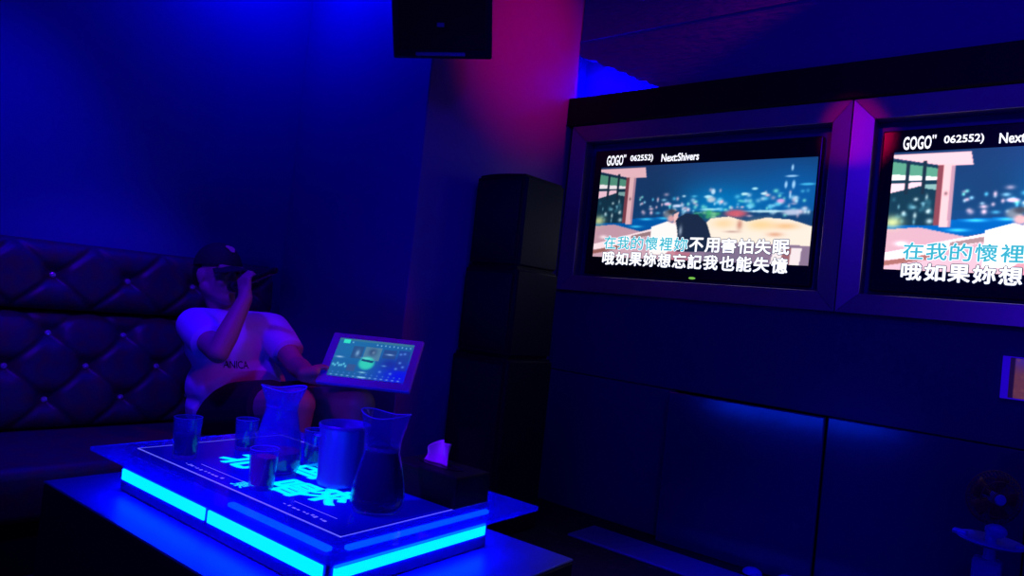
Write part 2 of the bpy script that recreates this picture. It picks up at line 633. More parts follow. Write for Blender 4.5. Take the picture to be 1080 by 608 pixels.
# house on the left: canopy, glazing, post
P.poly([(0, .02), (.24, .02), (.25, .13), (.16, .13), (0, .05)], (226, 178, 188))
P.poly([(0, .06), (.15, .13), (.15, .62), (0, .62)], (16, 48, 66))
P.poly([(0, .08), (.145, .15), (.145, .22), (0, .19)], (78, 140, 118))
P.poly([(0, .19), (.145, .22), (.145, .25), (0, .24)], (235, 225, 230))
P.poly([(0, .27), (.10, .26), (.10, .29), (0, .35)], (232, 190, 205))
P.poly([(.10, .28), (.145, .28), (.145, .33), (.10, .31)], (120, 160, 160))
for u in (.045, .098):
    P.poly([(u, .08), (u + .012, .08), (u + .012, .36), (u, .36)], (22, 40, 55))
for k in range(26):
    P.blob(random.uniform(.01, .14), random.uniform(.36, .62), random.uniform(.003, .010), random.uniform(.01, .025), random.choice([(120, 180, 200), (60, 120, 140), (200, 225, 230), (40, 90, 110)]), .8)
P.blob(.015, .60, .03, .05, (205, 215, 150), .9)
P.poly([(.145, .12), (.165, .12), (.165, .62), (.145, .62)], (120, 60, 70))
P.poly([(.162, .12), (.195, .11), (.195, .64), (.162, .64)], (222, 176, 182))
P.poly([(.185, .13), (.197, .13), (.197, .64), (.187, .64)], (170, 130, 150))
P.blob(.175, .36, .005, .015, (90, 60, 70), .8)
# cushions on the right
P.poly([(.53, .68), (.58, .57), (.66, .55), (.74, .60), (.82, .56), (.92, .58), (1, .64), (1, .86), (.52, .86)], (252, 238, 222))
P.blob(.64, .62, .05, .05, (250, 215, 165), .9)
P.blob(.80, .63, .06, .05, (252, 214, 155), .95)
P.blob(.90, .64, .05, .03, (246, 190, 130), .8)
P.blob(.71, .63, .012, .05, (200, 130, 110), .8)
P.blob(.86, .72, .03, .02, (225, 150, 110), .7)
P.blob(.68, .70, .03, .01, (190, 150, 140), .8)
P.poly([(.50, .80), (1, .82), (1, 1), (.44, 1)], (142, 120, 148))
P.poly([(.58, .82), (.74, .84), (.74, 1), (.56, 1)], (128, 112, 140))
P.poly([(.86, .84), (.90, .84), (.89, 1), (.85, 1)], (248, 236, 238))
P.poly([(.93, .84), (.97, .84), (.965, 1), (.925, 1)], (246, 232, 234))
P.poly([(.90, .84), (.93, .84), (.925, 1), (.89, 1)], (160, 105, 110))
# man bending over a bright lamp
P.poly([(.30, .66), (.38, .60), (.44, .66), (.43, .95), (.30, .95)], (255, 246, 244))
P.poly([(.415, .58), (.46, .52), (.52, .53), (.565, .62), (.60, .82), (.595, .90), (.42, .92), (.435, .80), (.43, .70)], (26, 42, 68))
P.blob(.375, .525, .022, .045, (120, 128, 140), .9, 2)
P.blob(.395, .50, .022, .028, (60, 62, 72), .9, 2)
P.blob(.395, .575, .020, .040, (232, 165, 165), .95, 2)
P.poly([(.405, .53), (.43, .50), (.425, .57), (.41, .62)], (240, 190, 188))
P.blob(.445, .70, .008, .05, (195, 210, 230), .7)
P.poly([(.40, .90), (.50, .92), (.52, 1), (.36, 1)], (190, 110, 130), .8)
P.blur(1)
VIDEO = P.mesh('video_picture', VW, VH)


def letters(rows, y, grow):
    """Square characters in rows, made bolder by overlapping shifted copies."""
    bm = B()
    for s, x0, x1, z0, z1 in rows:
        n = len(s)
        pitch = (x1 - x0) / n
        for i, ch in enumerate(s):
            cx = x0 + (i + .5) * pitch
            hw = pitch * .43
            for k, (dx, dz) in enumerate(((0, 0), (1, 0), (-1, 0), (0, 1), (0, -1), (.7, .7), (-.7, .7), (.7, -.7), (-.7, -.7))):
                g = text_box(ch, cx - hw + dx * grow, cx + hw + dx * grow, z0 + dz * grow, z1 + dz * grow, y + k * .000008)
                join_bm(bm, g)
    return bm


def television(label):
    t = tag(empty('television', (0, 0, 1.56)), label, 'television', 'televisions on the dark wall')
    bm = B()
    box(bm, (-.586, .034, -.330), (.586, .078, .330), .006)
    mesh_obj('panel_casing', bm, M_blackgloss, t)
    bm = B()
    box(bm, (-.566, .0325, -.313), (.566, .036, .313))
    mesh_obj('black_screen', bm, M_blackgloss, t)
    vp = link('video_picture', VIDEO, M_screen1, t, loc=(.018, .0315, .000))
    zb = -1.56
    mesh_obj('song_title_text', text_box('GOGO', -.508, -.408, 1.806 + zb, 1.860 + zb, .0305, .022), M_white, t)
    bm = text_box('062552)', -.366, -.234, 1.815 + zb, 1.855 + zb, .0305, .020)
    mesh_obj('song_number_text', bm, M_white, t)
    mesh_obj('next_song_text', text_box('Next:Shivers', -.186, .016, 1.812 + zb, 1.852 + zb, .0305, .020), M_white, t)
    mesh_obj('logo_mark', text_box('"', -.406, -.393, 1.846 + zb, 1.861 + zb, .0305, .008), M_white, t)
    l1, l2 = '在我的懷裡妳不用害怕失眠', '哦如果妳想忘記我也能失憶'
    za, zc = (1.366 + zb, 1.432 + zb), (1.284 + zb, 1.350 + zb)
    a, b = -.478, .492
    mid = (a + b) / 2
    mesh_obj('lyric_outline', letters([(l1[6:], mid, b, *za), (l2, a, b, *zc)], .0310, .0048), M_outline, t)
    mesh_obj('lyric_sung_outline', letters([(l1[:6], a, mid, *za)], .0310, .0038), M_white, t)
    mesh_obj('lyric_sung_text', letters([(l1[:6], a, mid, *za)], .0303, .0013), M_teal, t)
    mesh_obj('lyric_text', letters([(l1[6:], mid, b, *za), (l2, a, b, *zc)], .0303, .0020), M_white, t)
    bm = B()
    bmesh.ops.create_uvsphere(bm, u_segments=12, v_segments=8, radius=1, matrix=Matrix.Translation((.04, .034, -.334 + .012)) @ Matrix.Diagonal((.018, .006, .006, 1)))
    mesh_obj('power_light', bm, M_green, t)
    return t


tv1 = television('whole lit karaoke television nearest the pillar with harbour night video')
tv2 = copy_tree(tv1)
tv2.location = (PER - .018, 0, 1.56)
tv2['label'] = 'brighter karaoke television on the right cut off by the photo edge'
for ch in tv2.children:
    if ch.name.startswith('video_picture'):
        ch.material_slots[0].link = 'OBJECT'
        ch.material_slots[0].material = M_screen2

# ================================================================== LIT NOTICE ON THE WALL
t = tag(empty('wall_notice', (1.36, -.012, .948)), 'small blue-framed picture panel on the dark wall under the cut-off television', 'picture')
bm = B()
W2, H2 = .062, .076
for lo, hi in (((-W2, -.012, -H2), (-W2 + .022, .012, H2)), ((W2 + .07, -.012, -H2), (W2 + .092, .012, H2)), ((-W2 + .022, -.012, H2 - .004), (W2 + .07, .012, H2)), ((-W2 + .022, -.012, -H2), (W2 + .07, .012, -H2 + .004))):
    box(bm, lo, hi, .001, 1)
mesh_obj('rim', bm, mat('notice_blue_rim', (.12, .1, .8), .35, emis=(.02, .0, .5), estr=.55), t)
P = Paint(60, 60, (105, 55, 78))
P.blob(.35, .0, .5, .28, (70, 40, 160), 1)
random.seed(5)
for k in range(60):
    P.blob(random.random(), random.random(), .03, .03, random.choice([(120, 60, 70), (90, 45, 80), (130, 75, 85)]), .6)
P.poly([(.0, 0), (.10, 0), (.10, 1), (.0, 1)], (20, 8, 60), .9)
P.blur(1)
link('picture_sheet', P.mesh('picture_sheet', .150, .142), M_signglow, t, loc=(.035, .002, .0))

# ================================================================== SOFA
sofa = tag(empty('sofa', (-1.25, -2.3, 0)), 'dark brown tufted leather sofa with crystal buttons along the blue wall', 'sofa')
OX, OY = -1.25, -2.3
Y0, Y1 = -3.55, -1.20
YB = -1.853     # a button of the upper lower-cushion row
PITCH = .28


def back_depth(y, z, z0, z1, rows, x0, slope):
    """x of the upholstery surface: bulge, less dimples and folds."""
    t = (z - z0) / (z1 - z0)
    bul = .055 * max(0.0, 1 - (2 * t - 1) ** 4) ** .6
    x = x0 - slope * (z - z0) + bul
    pit = 0
    for zr, ph in rows:
        k = round((y - YB) / PITCH - ph)
        yb = YB + (k + ph) * PITCH
        d2 = (y - yb) ** 2 + (z - zr) ** 2
        pit = max(pit, math.exp(-d2 / .0016))
    fold = 0
    dz = .127
    for zr, ph in rows[:1]:
        for s in (1, -1):
            q = ((y - YB) / PITCH - ph) + s * (z - zr) / (2 * dz)
            q -= round(q)
            d = abs(q) * PITCH * .8
            fold = max(fold, math.exp(-d * d / .00022))
    return x - .035 * pit - .010 * fold


def tufted(name, z0, z1, rows, x0, slope, parent):
    ny, nz = 300, 60
    bm = B()
    g = []
    for j in range(nz + 1):
        z = z0 + (z1 - z0) * j / nz
        g.append([bm.verts.new((back_depth(Y0 + (Y1 - Y0) * i / ny, z, z0, z1, rows, x0, slope) - OX, Y0 + (Y1 - Y0) * i / ny - OY, z)) for i in range(ny + 1)])
    for j in range(nz):
        for i in range(ny):
            bm.faces.new((g[j][i], g[j][i + 1], g[j + 1][i + 1], g[j + 1][i]))
    xb = XL + .015 - OX
    bk = [[bm.verts.new((xb, y - OY, z)) for y in (Y0, Y1)] for z in (z0, z1)]
    bm.faces.new([bk[0][0]] + [v for v in g[0]] + [bk[0][1]])
    bm.faces.new([bk[1][1]] + [v for v in g[-1]][::-1] + [bk[1][0]])
    bm.faces.new([bk[0][0], bk[1][0]] + [g[j][0] for j in range(nz, -1, -1)])
    bm.faces.new([bk[0][1]] + [g[j][-1] for j in range(nz + 1)] + [bk[1][1]])
    bm.faces.new((bk[0][0], bk[0][1], bk[1][1], bk[1][0]))
    return mesh_obj(name, bm, M_leather, parent, smooth=50)


ROW_L = [(.720, 0.0), (.593, .5), (.466, 0.0)]
ROW_U = [(.948, -.02)]
tufted('back_cushion', .355, .806, ROW_L, -1.545, .16, sofa)
tufted('head_roll', .812, 1.082, ROW_U, -1.600, .10, sofa)
bm = B()
box(bm, (-1.56 - OX, Y0 - OY, .17), (-.97 - OX, Y1 - OY, .352), .035, 4)
mesh_obj('seat_cushion', bm, M_leather, sofa, smooth=40)
bm = B()
box(bm, (XL + .015 - OX, Y0 - OY, .0), (-1.0 - OX, Y1 - OY, .168), .006)
mesh_obj('base', bm, M_black, sofa)
bm0 = B()
lathe(bm0, [(0, -.004), (.010, -.003), (.012, .002), (.010, .007), (.005, .010), (0, .0105)], 12)
bmesh.ops.rotate(bm0, verts=bm0.verts[:], matrix=Matrix.Rotation(math.pi / 2, 3, 'Y'))
btn = None
for rows, z0, z1, x0, sl in ((ROW_L, .355, .806, -1.545, .16), (ROW_U, .812, 1.082, -1.6, .10)):
    for zr, ph in rows:
        for k in range(-6, 3):
            y = YB + (k + ph) * PITCH
            if not (Y0 + .05 < y < Y1 - .05):
                continue
            x = back_depth(y, zr, z0, z1, rows, x0, sl) + .003
            if btn is None:
                btn = mesh_obj('button', bm0, M_crystal, sofa, smooth=35)
                b = btn
            else:
                b = btn.copy()
                COL.objects.link(b)
                b.parent = sofa
            b.location = (x - OX, y - OY, zr)

# ================================================================== TABLE
TH = .0432
TC = V((.129, -2.088, 0))
table = tag(empty('light_table', TC, (0, 0, TH)), 'low table with glowing cyan light strips and blue glass top', 'table')
bm = B()
box(bm, (-.60, -.345, 0), (.56, .34, .446), .004, 1)
mesh_obj('plinth', bm, M_plinth, table)
bm = B()
box(bm, (-.60, -.345, .4465), (.56, .34, .452), .002, 1)
mesh_obj('plinth_top', bm, M_plinthtop, table)
bm = B()
FX0, FX1, FY = -.435, .385, .232
box(bm, (FX0, -FY, .452), (FX1, FY, .532), .004, 1)
mesh_obj('light_frame', bm, M_tframe, table)
strips = [((FX0 + .010, -FY - .004, .482), (-.035, -FY + .003, .509)), ((-.021, -FY - .004, .482), (FX1 - .012, -FY + .003, .509)),
          ((FX1 - .003, -FY + .014, .482), (FX1 + .004, FY - .012, .509)),
          ((FX0 + .010, FY - .003, .482), (-.035, FY + .004, .509)), ((-.021, FY - .003, .482), (FX1 - .012, FY + .004, .509)),
          ((FX0 - .004, -FY + .014, .482), (FX0 + .003, FY - .012, .509))]
for lo, hi in strips:
    bm = B()
    box(bm, lo, hi, .0015, 1)
    mesh_obj('light_strip', bm, M_led, table)
bm = B()
for lo, hi in (((.06, -.242, .539), (FX1 + .002, -.227, .547)), ((.392, -.205, .539), (.406, .205, .547))):  # added glowing bars that draw the strips' streak under the glass edge
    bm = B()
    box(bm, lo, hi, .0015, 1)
    mesh_obj('glass_streak', bm, M_streak, table)
bm = B()
box(bm, (-.39, -.19, .532), (.35, .19, .549), .003, 1)
mesh_obj('top_support', bm, M_tframe, table)
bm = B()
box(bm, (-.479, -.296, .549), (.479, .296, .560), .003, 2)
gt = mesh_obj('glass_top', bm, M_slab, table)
bm = B()
box(bm, (-.409, -.210, .5601), (.385, .209, .5606))
pn = mesh_obj('printed_panel', bm, M_panel, gt)
bm = B()
LW = .0016
for lo, hi in (((-.410, -.2115), (.386, -.2115 + 2 * LW)), ((-.410, .2105 - 2 * LW), (.386, .2105)), ((-.410, -.2115), (-.410 + LW, .2105)), ((.386 - LW, -.2115), (.386, .2105))):
    box(bm, (*lo, .5604), (*hi, .5611))
# thin inner rules and illegible small lettering along the edge
for lo, hi in (((-.20, -.158), (-.02, -.1568)), ((.16, -.150), (.30, -.1488))):
    box(bm, (*lo, .5604), (*hi, .5609))
random.seed(8)
for x0, x1, y0 in ((-.225, -.06, -.186), (.16, .30, -.180)):
    x = x0
    while x < x1:
        wd = random.uniform(.004, .011)
        box(bm, (x, y0 + random.uniform(-.003, .003), .5604), (x + wd, y0 + random.uniform(.004, .009), .5609))
        x += wd + random.uniform(.004, .012)
mesh_obj('edge_line', bm, M_line, gt)


def glyph(ch, cx, cy, w, h, rot=0.0, off=.02):
    bm = text_bm(ch, off)
    xs = [v.co.x for v in bm.verts]
    ys = [v.co.y for v in bm.verts]
    ax, bx, ay, by = min(xs), max(xs), min(ys), max(ys)
    for v in bm.verts:
        p = V(((v.co.x - ax) / (bx - ax) * w - w / 2, (v.co.y - ay) / (by - ay) * h - h / 2, 0))
        p.rotate(Euler((0, 0, rot)))
        v.co = V((cx + p.x, cy + p.y, .5610))
    return bm


bm = B()
for ch, cx, cy, w_, h_ in (('北', -.178, -.040, .125, .13), ('国', -.020, .045, .115, .12), ('唱', .072, -.092, .105, .10), ('來', .172, -.062, .11, .11)):
    for dx, dy in ((0, 0), (.003, .002), (-.003, -.002)):
        join_bm(bm, glyph(ch, cx + dx, cy + dy, w_, h_))
join_bm(bm, glyph('東', .0, -.172, .045, .04))
mesh_obj('backlit_writing', bm, M_glyph, gt)

ZTOP = .5616


def on_table(x, y):
    p = V((x, y, 0))
    p.rotate(Euler((0, 0, TH)))
    return (TC.x + p.x, TC.y + p.y, ZTOP)


# ================================================================== DRINKS ON THE TABLE
def carafe(name, x, y, label, level, liquid, rot, neck=.146, gm=None, s=1.0):
    t = tag(empty(name, on_table(x, y), (0, 0, rot)), label, 'jug', 'glass jugs on the table')
    out = [(0, .0), (.040, .0), (.050, .004), (.0555, .018), (.0565, .038), (.054, .060), (.049, .088), (.0435, .115), (.0385, .135), (.0365, .146), (.0372, .154), (.0405, .168), (.0450, .186), (.0485, .203)]
    inn = [(.0463, .203), (.0425, .186), (.038, .168), (.0345, .154), (.034, .146), (.036, .135), (.041, .115), (.0465, .088), (.0515, .060), (.054, .038), (.053, .020), (.046, .009), (0, .008)]

    def lift(pr):   # move the neck to this jug's own height
        return [(r, z * neck / .146 if z <= .146 else neck + (z - .146) * (.203 - neck) / .057) for r, z in pr]
    out, inn = lift(out), lift(inn)

    def wave(r, z, a):
        k = max(0, (z - .165) / .038)
        return r + k * .006 * math.cos(2 * a), z + k * (.005 * math.cos(2 * a))
    bm = B()
    lathe(bm, [(r * s, z * s) for r, z in out + inn], 48, wave=wave)
    mesh_obj('glass_body', bm, gm or M_glass, t, smooth=45)
    bm = B()
    ins = [(r - .0008, z) for r, z in inn[::-1] if z <= level and r > 0]
    rl = np.interp(level, [z for r, z in inn[::-1]], [r for r, z in inn[::-1]]) - .0008
    lathe(bm, [(0, .0088)] + [(max(r, .001) * s, max(z, .0088) * s) for r, z in ins] + [(rl * s, level * s), (0, level * s)], 40)
    mesh_obj('drink', bm, liquid, t, smooth=40)
    bm = B()
    for k in range(48):
        a0, a1 = 2 * math.pi * k / 48, 2 * math.pi * (k + 1) / 48
        p = []
        for an in (a0, a1):
            rr, zz = wave(.0474, .203, an)
            p.append((rr * math.cos(an), rr * math.sin(an), zz))
        rcone(bm, p[0], p[1], .0014, .0014, 6, 1)
    mesh_obj('rim', bm, M_rim, t, smooth=60)  # pale ring added as the lip highlight
    # glass collar where the neck flares and a stud on the shoulder
    bm = B()
    lathe(bm, [(.0368 * s, neck * s), (.0392 * s, (neck + .002) * s), (.0392 * s, (neck + .005) * s), (.0372 * s, (neck + .007) * s)], 40)
    mesh_obj('neck_ring', bm, M_glass2, t, smooth=45)
    return t


carafe('carafe', .305, -.052, 'flared glass jug nearly full of dark cola at the front of the table', .126, M_cola, .4, .130, M_glassc)
carafe('carafe', -.055, -.052, 'nearly empty flared glass jug with red drink in its bottom left of the bucket', .052, M_red, 1.3, .156)


def tumbler(x, y, h, r, label, level, liquid, mt=None):
    t = tag(empty('tumbler', on_table(x, y)), label, 'glass', 'drinking glasses on the table')
    bm = B()
    rb = r * .84
    lathe(bm, [(0, 0), (rb - .003, 0), (rb, .003), (rb + (r - rb) * .5, h * .5), (r, h - .001), (r - .001, h), (r - .0022, h - .001), (rb + (r - rb) * .5 - .0025, h * .5), (rb - .003, .011), (0, .010)], 36)
    mesh_obj('glass_wall', bm, mt or M_glass, t, smooth=40)
    bm = B()
    for k in range(36):
        a0, a1 = 2 * math.pi * k / 36, 2 * math.pi * (k + 1) / 36
        rcone(bm, ((r - .0011) * math.cos(a0), (r - .0011) * math.sin(a0), h), ((r - .0011) * math.cos(a1), (r - .0011) * math.sin(a1), h), .0011, .0011, 6, 1)
    mesh_obj('rim', bm, M_rim, t, smooth=60)  # ring laid on the lip to paint its highlight
    bm = B()
    rl = rb - .0035 + (r - rb) * level
    lathe(bm, [(0, .0106), (rb - .0042, .0112), (rl, h * level), (0, h * level)], 32)
    mesh_obj('drink', bm, liquid, t, smooth=40)
    return t


tumbler(-.268, -.165, .101, .0335, 'glass of dark drink standing alone at the left corner of the table', .60, M_cola)
tumbler(.048, -.158, .088, .0315, 'glass of red drink in front of the nearly empty jug', .80, M_red, M_glass2)
tumbler(-.285, .010, .082, .030, 'mostly hidden glass peeking out left of the nearly empty jug', .3, M_cola)
tumbler(-.075, .075, .088, .031, 'glass of red drink tucked between the nearly empty jug and the steel bucket', .45, M_red)

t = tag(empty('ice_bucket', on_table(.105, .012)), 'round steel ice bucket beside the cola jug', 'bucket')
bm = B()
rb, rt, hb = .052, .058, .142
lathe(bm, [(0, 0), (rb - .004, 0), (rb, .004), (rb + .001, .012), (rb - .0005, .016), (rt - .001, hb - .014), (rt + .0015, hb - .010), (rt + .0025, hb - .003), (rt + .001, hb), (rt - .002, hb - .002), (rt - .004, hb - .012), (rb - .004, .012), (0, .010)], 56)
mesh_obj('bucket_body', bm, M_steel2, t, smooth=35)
bm = B()
random.seed(3)
for k in range(16):
    a, rr = random.uniform(0, 6.28), random.uniform(0, .036)
    q = Matrix.Translation((rr * math.cos(a), rr * math.sin(a), .095 + random.uniform(-.004, .018))) @ Euler((random.random() * 3, random.random() * 3, 0)).to_matrix().to_4x4()
    bmesh.ops.create_cube(bm, size=.024, matrix=q)
lathe(bm, [(0, .012), (.046, .013), (.049, .090), (0, .092)], 30)
mesh_obj('dark_contents', bm, mat('dark_ice', (.02, .010, .010), .25), t)
for s in (-1, 1):
    bm = B()
    n = 12
    for i in range(n):
        a0, a1 = math.pi * i / n, math.pi * (i + 1) / n
        rcone(bm, (s * (rt - .003 + .012 * math.sin(a0)), .014 * math.cos(a0), .112), (s * (rt - .003 + .012 * math.sin(a1)), .014 * math.cos(a1), .112), .0024, .0024, 8, 2)
    bmesh.ops.rotate(bm, verts=bm.verts[:], matrix=Matrix.Rotation(.9, 3, 'Z'))
    mesh_obj('handle', bm, M_steel2, t, smooth=50)

# tissue box
t = tag(empty('tissue_box', on_table(.292, .150), (0, 0, TH)), 'black tissue box with a pale tissue sticking up near the right corner of the table', 'tissue box')
bm = B()
a, b, h = .103, .058, .070
box(bm, (-a, -b, 0), (a, b, h), .004, 2)
mesh_obj('box_body', bm, M_black, t)
bm = B()
ring = []
for k in range(28):
    an = 2 * math.pi * k / 28
    ring.append((.062 * math.cos(an), .018 * math.sin(an)))
lo = [bm.verts.new((x, y, h + .0004)) for x, y in ring]
hi = [bm.verts.new((x * 1.08, y * 1.25, h + .0014)) for x, y in ring]
for k in range(28):
    k2 = (k + 1) % 28
    bm.faces.new((lo[k], lo[k2], hi[k2], hi[k]))
bm.faces.new(lo)
mesh_obj('slot_rim', bm, M_blackgloss, t)
bm = B()
nu, nv = 26, 14
g = []
for j in range(nv + 1):
    v = j / nv
    row = []
    for i in range(nu + 1):
        u = i / nu * 2 - 1
        wdt = .040 * (1 - .30 * v)
        top = (.055 * (1 - .55 * max(0, -u) ** 1.4 - .10 * max(0, u) ** 2))
        x = u * wdt + .006 * v
        y = .008 * math.sin(5 * u + 1.5 * v) * (.4 + v) + .010 * v * u
        row.append(bm.verts.new((x, y, h + .001 + top * v)))
    g.append(row)
for j in range(nv):
    for i in range(nu):
        bm.faces.new((g[j][i], g[j][i + 1], g[j + 1][i + 1], g[j + 1][i]))
ts = mesh_obj('tissue_sheet', bm, M_tissue, t, smooth=0)
ts.location.x = -.018
sm = ts.modifiers.new('thick', 'SOLIDIFY')
sm.thickness = .0012

# ================================================================== LOUDSPEAKERS
def cabinet(name, x0, x1, y0, y1, z0, z1, label, bow, two=True):
    t = tag(empty(name, ((x0 + x1) / 2, (y0 + y1) / 2, z0)), label, 'loudspeaker', 'stacked floor loudspeakers')
    hx, hy, h = (x1 - x0) / 2, (y1 - y0) / 2, z1 - z0
    bm = B()
    n = 10
    pl = [(hx, hy), (-hx, hy)] + [(-hx + 2 * hx * i / n, -hy - bow * math.sin(math.pi * i / n)) for i in range(n + 1)]
    vb = [bm.verts.new((x, y, 0)) for x, y in pl]
    vt = [bm.verts.new((x, y, h)) for x, y in pl]
    bm.faces.new(vb[::-1])
    bm.faces.new(vt)
    for i in range(len(pl)):
        j = (i + 1) % len(pl)
        bm.faces.new((vb[i], vb[j], vt[j], vt[i]))
    bmesh.ops.recalc_face_normals(bm, faces=bm.faces[:])
    ed = [e for e in bm.edges if e.calc_face_angle(0) > .6]
    bmesh.ops.bevel(bm, geom=ed, offset=.014, segments=3, affect='EDGES')
    mesh_obj('cabinet', bm, M_black, t, smooth=40)
    # bowed perforated front
    bm = B()
    m_ = 18
    g = []
    for j in range(2):
        g.append([bm.verts.new((-hx * .86 + 2 * hx * .86 * i / m_, -hy - bow * math.sin(math.pi * (.07 + .86 * i / m_)) - .004, .03 + j * (h - .06))) for i in range(m_ + 1)])
    for i in range(m_):
        bm.faces.new((g[0][i], g[0][i + 1], g[1][i + 1], g[1][i]))
    gr = mesh_obj('grille', bm, mat('speaker_grille', (.014, .013, .015), .7, bump=(600, .6)), t, smooth=0)
    s_ = gr.modifiers.new('thick', 'SOLIDIFY')
    s_.thickness = .003
    for s in (-1, 1):
        for q in (-1, 1):
            bm = B()
            box(bm, (s * (hx - .03) - .012, q * (hy - .03) - .012, -.0), (s * (hx - .03) + .012, q * (hy - .03) + .012, .008), .002, 1)
    return t


cabinet('loudspeaker', -.725, -.385, -.76, -.43, 0, .785, 'widest black loudspeaker standing on the floor at the foot of the stack', .02)
cabinet('loudspeaker', -.712, -.395, -.75, -.44, .787, 1.185, 'black loudspeaker in the middle of the stack beside the pillar', .018)
cabinet('loudspeaker', -.700, -.402, -.742, -.45, 1.187, 1.600, 'rounded black loudspeaker on top of the stack beside the pillar', .03)

# speaker hung on the pillar corner
Ns = V((.694, -.631, -.347)).normalized()
Xs = V((.764, .640, .087))
Xs = (Xs - Ns * Xs.dot(Ns)).normalized()
Zs = Xs.cross(-Ns).normalized()
t = empty('wall_loudspeaker')
mm = Matrix.Identity(4)
Yb = -Ns
for i in range(3):
    mm[i][0], mm[i][1], mm[i][2] = Xs[i], Yb[i], Zs[i]
mm.translation = V((-.449, -1.265, 1.938))
t.matrix_world = mm
tag(t, 'black wall loudspeaker hanging high on the pillar above the stack', 'loudspeaker')
bm = B()
box(bm, (-.190, .004, .0), (.190, .25, .56), .008, 2)
mesh_obj('cabinet', bm, M_blackgloss, t)
bm = B()
box(bm, (-.165, -.006, .036), (.165, .006, .54), .004, 2)
mesh_obj('grille', bm, mat('speaker_grille', (.014, .013, .015), .7), t)
bm = B()
box(bm, (-.105, -.002, .010), (.085, .006, .024), .003, 1)
mesh_obj('highlight_strip', bm, M_badge, t)  # lighter strip painting the highlight along the lower edge
bm = B()
box(bm, (-.022, -.010, .115), (.006, -.004, .131), .002, 1)
mesh_obj('badge', bm, M_badge, t)
bm = B()
box(bm, (-.05, .25, .16), (.05, .262, .30), .002, 1)
rcone(bm, (0, .255, .23), (-.02, .32, .23), .016, .016, 12, 2)
mesh_obj('bracket', bm, M_black, t)

# ================================================================== FAN BY THE WALL
t = tag(empty('pedestal_fan', (1.345, -.432, 0)), 'small fan with a round dark mesh head on a blue stand at the bottom right', 'fan')
bm = B()
lathe(bm, [(0, 0), (.13, 0), (.13, .012), (.10, .022), (.03, .030), (0, .030)], 36)
mesh_obj('base', bm, M_blueplastic, t, smooth=35)
bm = B()
lathe(bm, [(0, .028), (.019, .028), (.019, .30), (0, .30)], 20)
mesh_obj('pole', bm, M_blueplastic, t, smooth=35)
bm = B()
box(bm, (-.042, -.03, .30), (.034, .03, .395), .010, 3)
mesh_obj('control_box', bm, M_blueplastic, t)
bm = B()
lathe(bm, [(0, .432), (.030, .432), (.072, .440), (.092, .450), (.090, .455), (.060, .448), (.024, .444), (0, .444)], 36)
for s in (-1, 1):
    box(bm, (s * .082 - .020, -.016, .447), (s * .082 + .020, .016, .460), .003, 1)
bmesh.ops.rotate(bm, verts=bm.verts[:], cent=(0, 0, .44), matrix=Matrix.Rotation(.03, 3, 'Y'))
mesh_obj('tray', bm, M_blueplastic, t, smooth=35)
bm = B()
rcone(bm, (0, 0, .39), (0, .0, .47), .017, .015, 14, 3)
ellip(bm, (.012, -.01, .485), (.030, .025, .022))
mesh_obj('neck', bm, M_blueplastic, t, smooth=40)
hd = empty('fan_head', (0, 0, .583))
hd.parent = t
hd.rotation_euler = (math.radians(90), 0, math.radians(35))
R_ = .083
bm = B()
for k in range(44):     # radial wires of the cage, front and back
    a = 2 * math.pi * k / 44
    pr_ = [(.018, .032), (.045, .030), (.072, .020), (R_, .0), (.072, -.022), (.040, -.032), (.018, -.034)]
    for (r1, z1), (r2, z2) in zip(pr_, pr_[1:]):
        rcone(bm, (r1 * math.cos(a), r1 * math.sin(a), z1), (r2 * math.cos(a), r2 * math.sin(a), z2), .0011, .0011, 5, 1)
for rr, zz in ((R_, 0), (.055, .0275), (.055, -.0275)):
    for k in range(40):
        a, a2 = 2 * math.pi * k / 40, 2 * math.pi * (k + 1) / 40
        rcone(bm, (rr * math.cos(a), rr * math.sin(a), zz), (rr * math.cos(a2), rr * math.sin(a2), zz), .002, .002, 6, 1)
mesh_obj('cage', bm, M_fanmesh, hd)
bm = B()
for k in range(5):
    a = 2 * math.pi * k / 5
    pts_ = []
    for i in range(7):
        for j in range(2):
            rad = .016 + .056 * i / 6
            ang = a + (j - .5) * (.95 - .25 * i / 6)
            pts_.append(bm.verts.new((rad * math.cos(ang), rad * math.sin(ang), (j - .5) * .016)))
    for i in range(6):
        bm.faces.new((pts_[2 * i], pts_[2 * i + 1], pts_[2 * i + 3], pts_[2 * i + 2]))
bl = mesh_obj('blades', bm, M_fanmesh, hd, smooth=0)
sm = bl.modifiers.new('thick', 'SOLIDIFY')
sm.thickness = .0015
bm = B()
lathe(bm, [(0, -.034), (.017, -.034), (.018, .030), (.014, .036), (0, .037)], 24)
mesh_obj('hub', bm, M_blueplastic, hd, smooth=35)
bm = B()
lathe(bm, [(0, -.085), (.022, -.083), (.030, -.060), (.028, -.036), (0, -.036)], 24)
mesh_obj('motor', bm, M_fanmesh, hd, smooth=35)

# two small blue-lit domes at the panel foot
for (x, y), lab in (((.51, -.105), 'left one of two small blue domes on the floor against the glossy panel'), ((.64, -.065), 'right one of two small blue domes on the floor against the glossy panel')):
    t = tag(empty('floor_dome', (x, y, 0)), lab, 'dome', 'small domes at the panel foot')
    bm = B()
    lathe(bm, [(0, 0), (.046, 0), (.046, .006), (.040, .010), (0, .010)], 28)
    mesh_obj('base', bm, M_black, t, smooth=35)
    bm = B()
    lathe(bm, [(0, .010), (.040, .010), (.037, .020), (.026, .028), (.012, .032), (0, .033)], 28)
    mesh_obj('shell', bm, M_blueplastic, t, smooth=40)

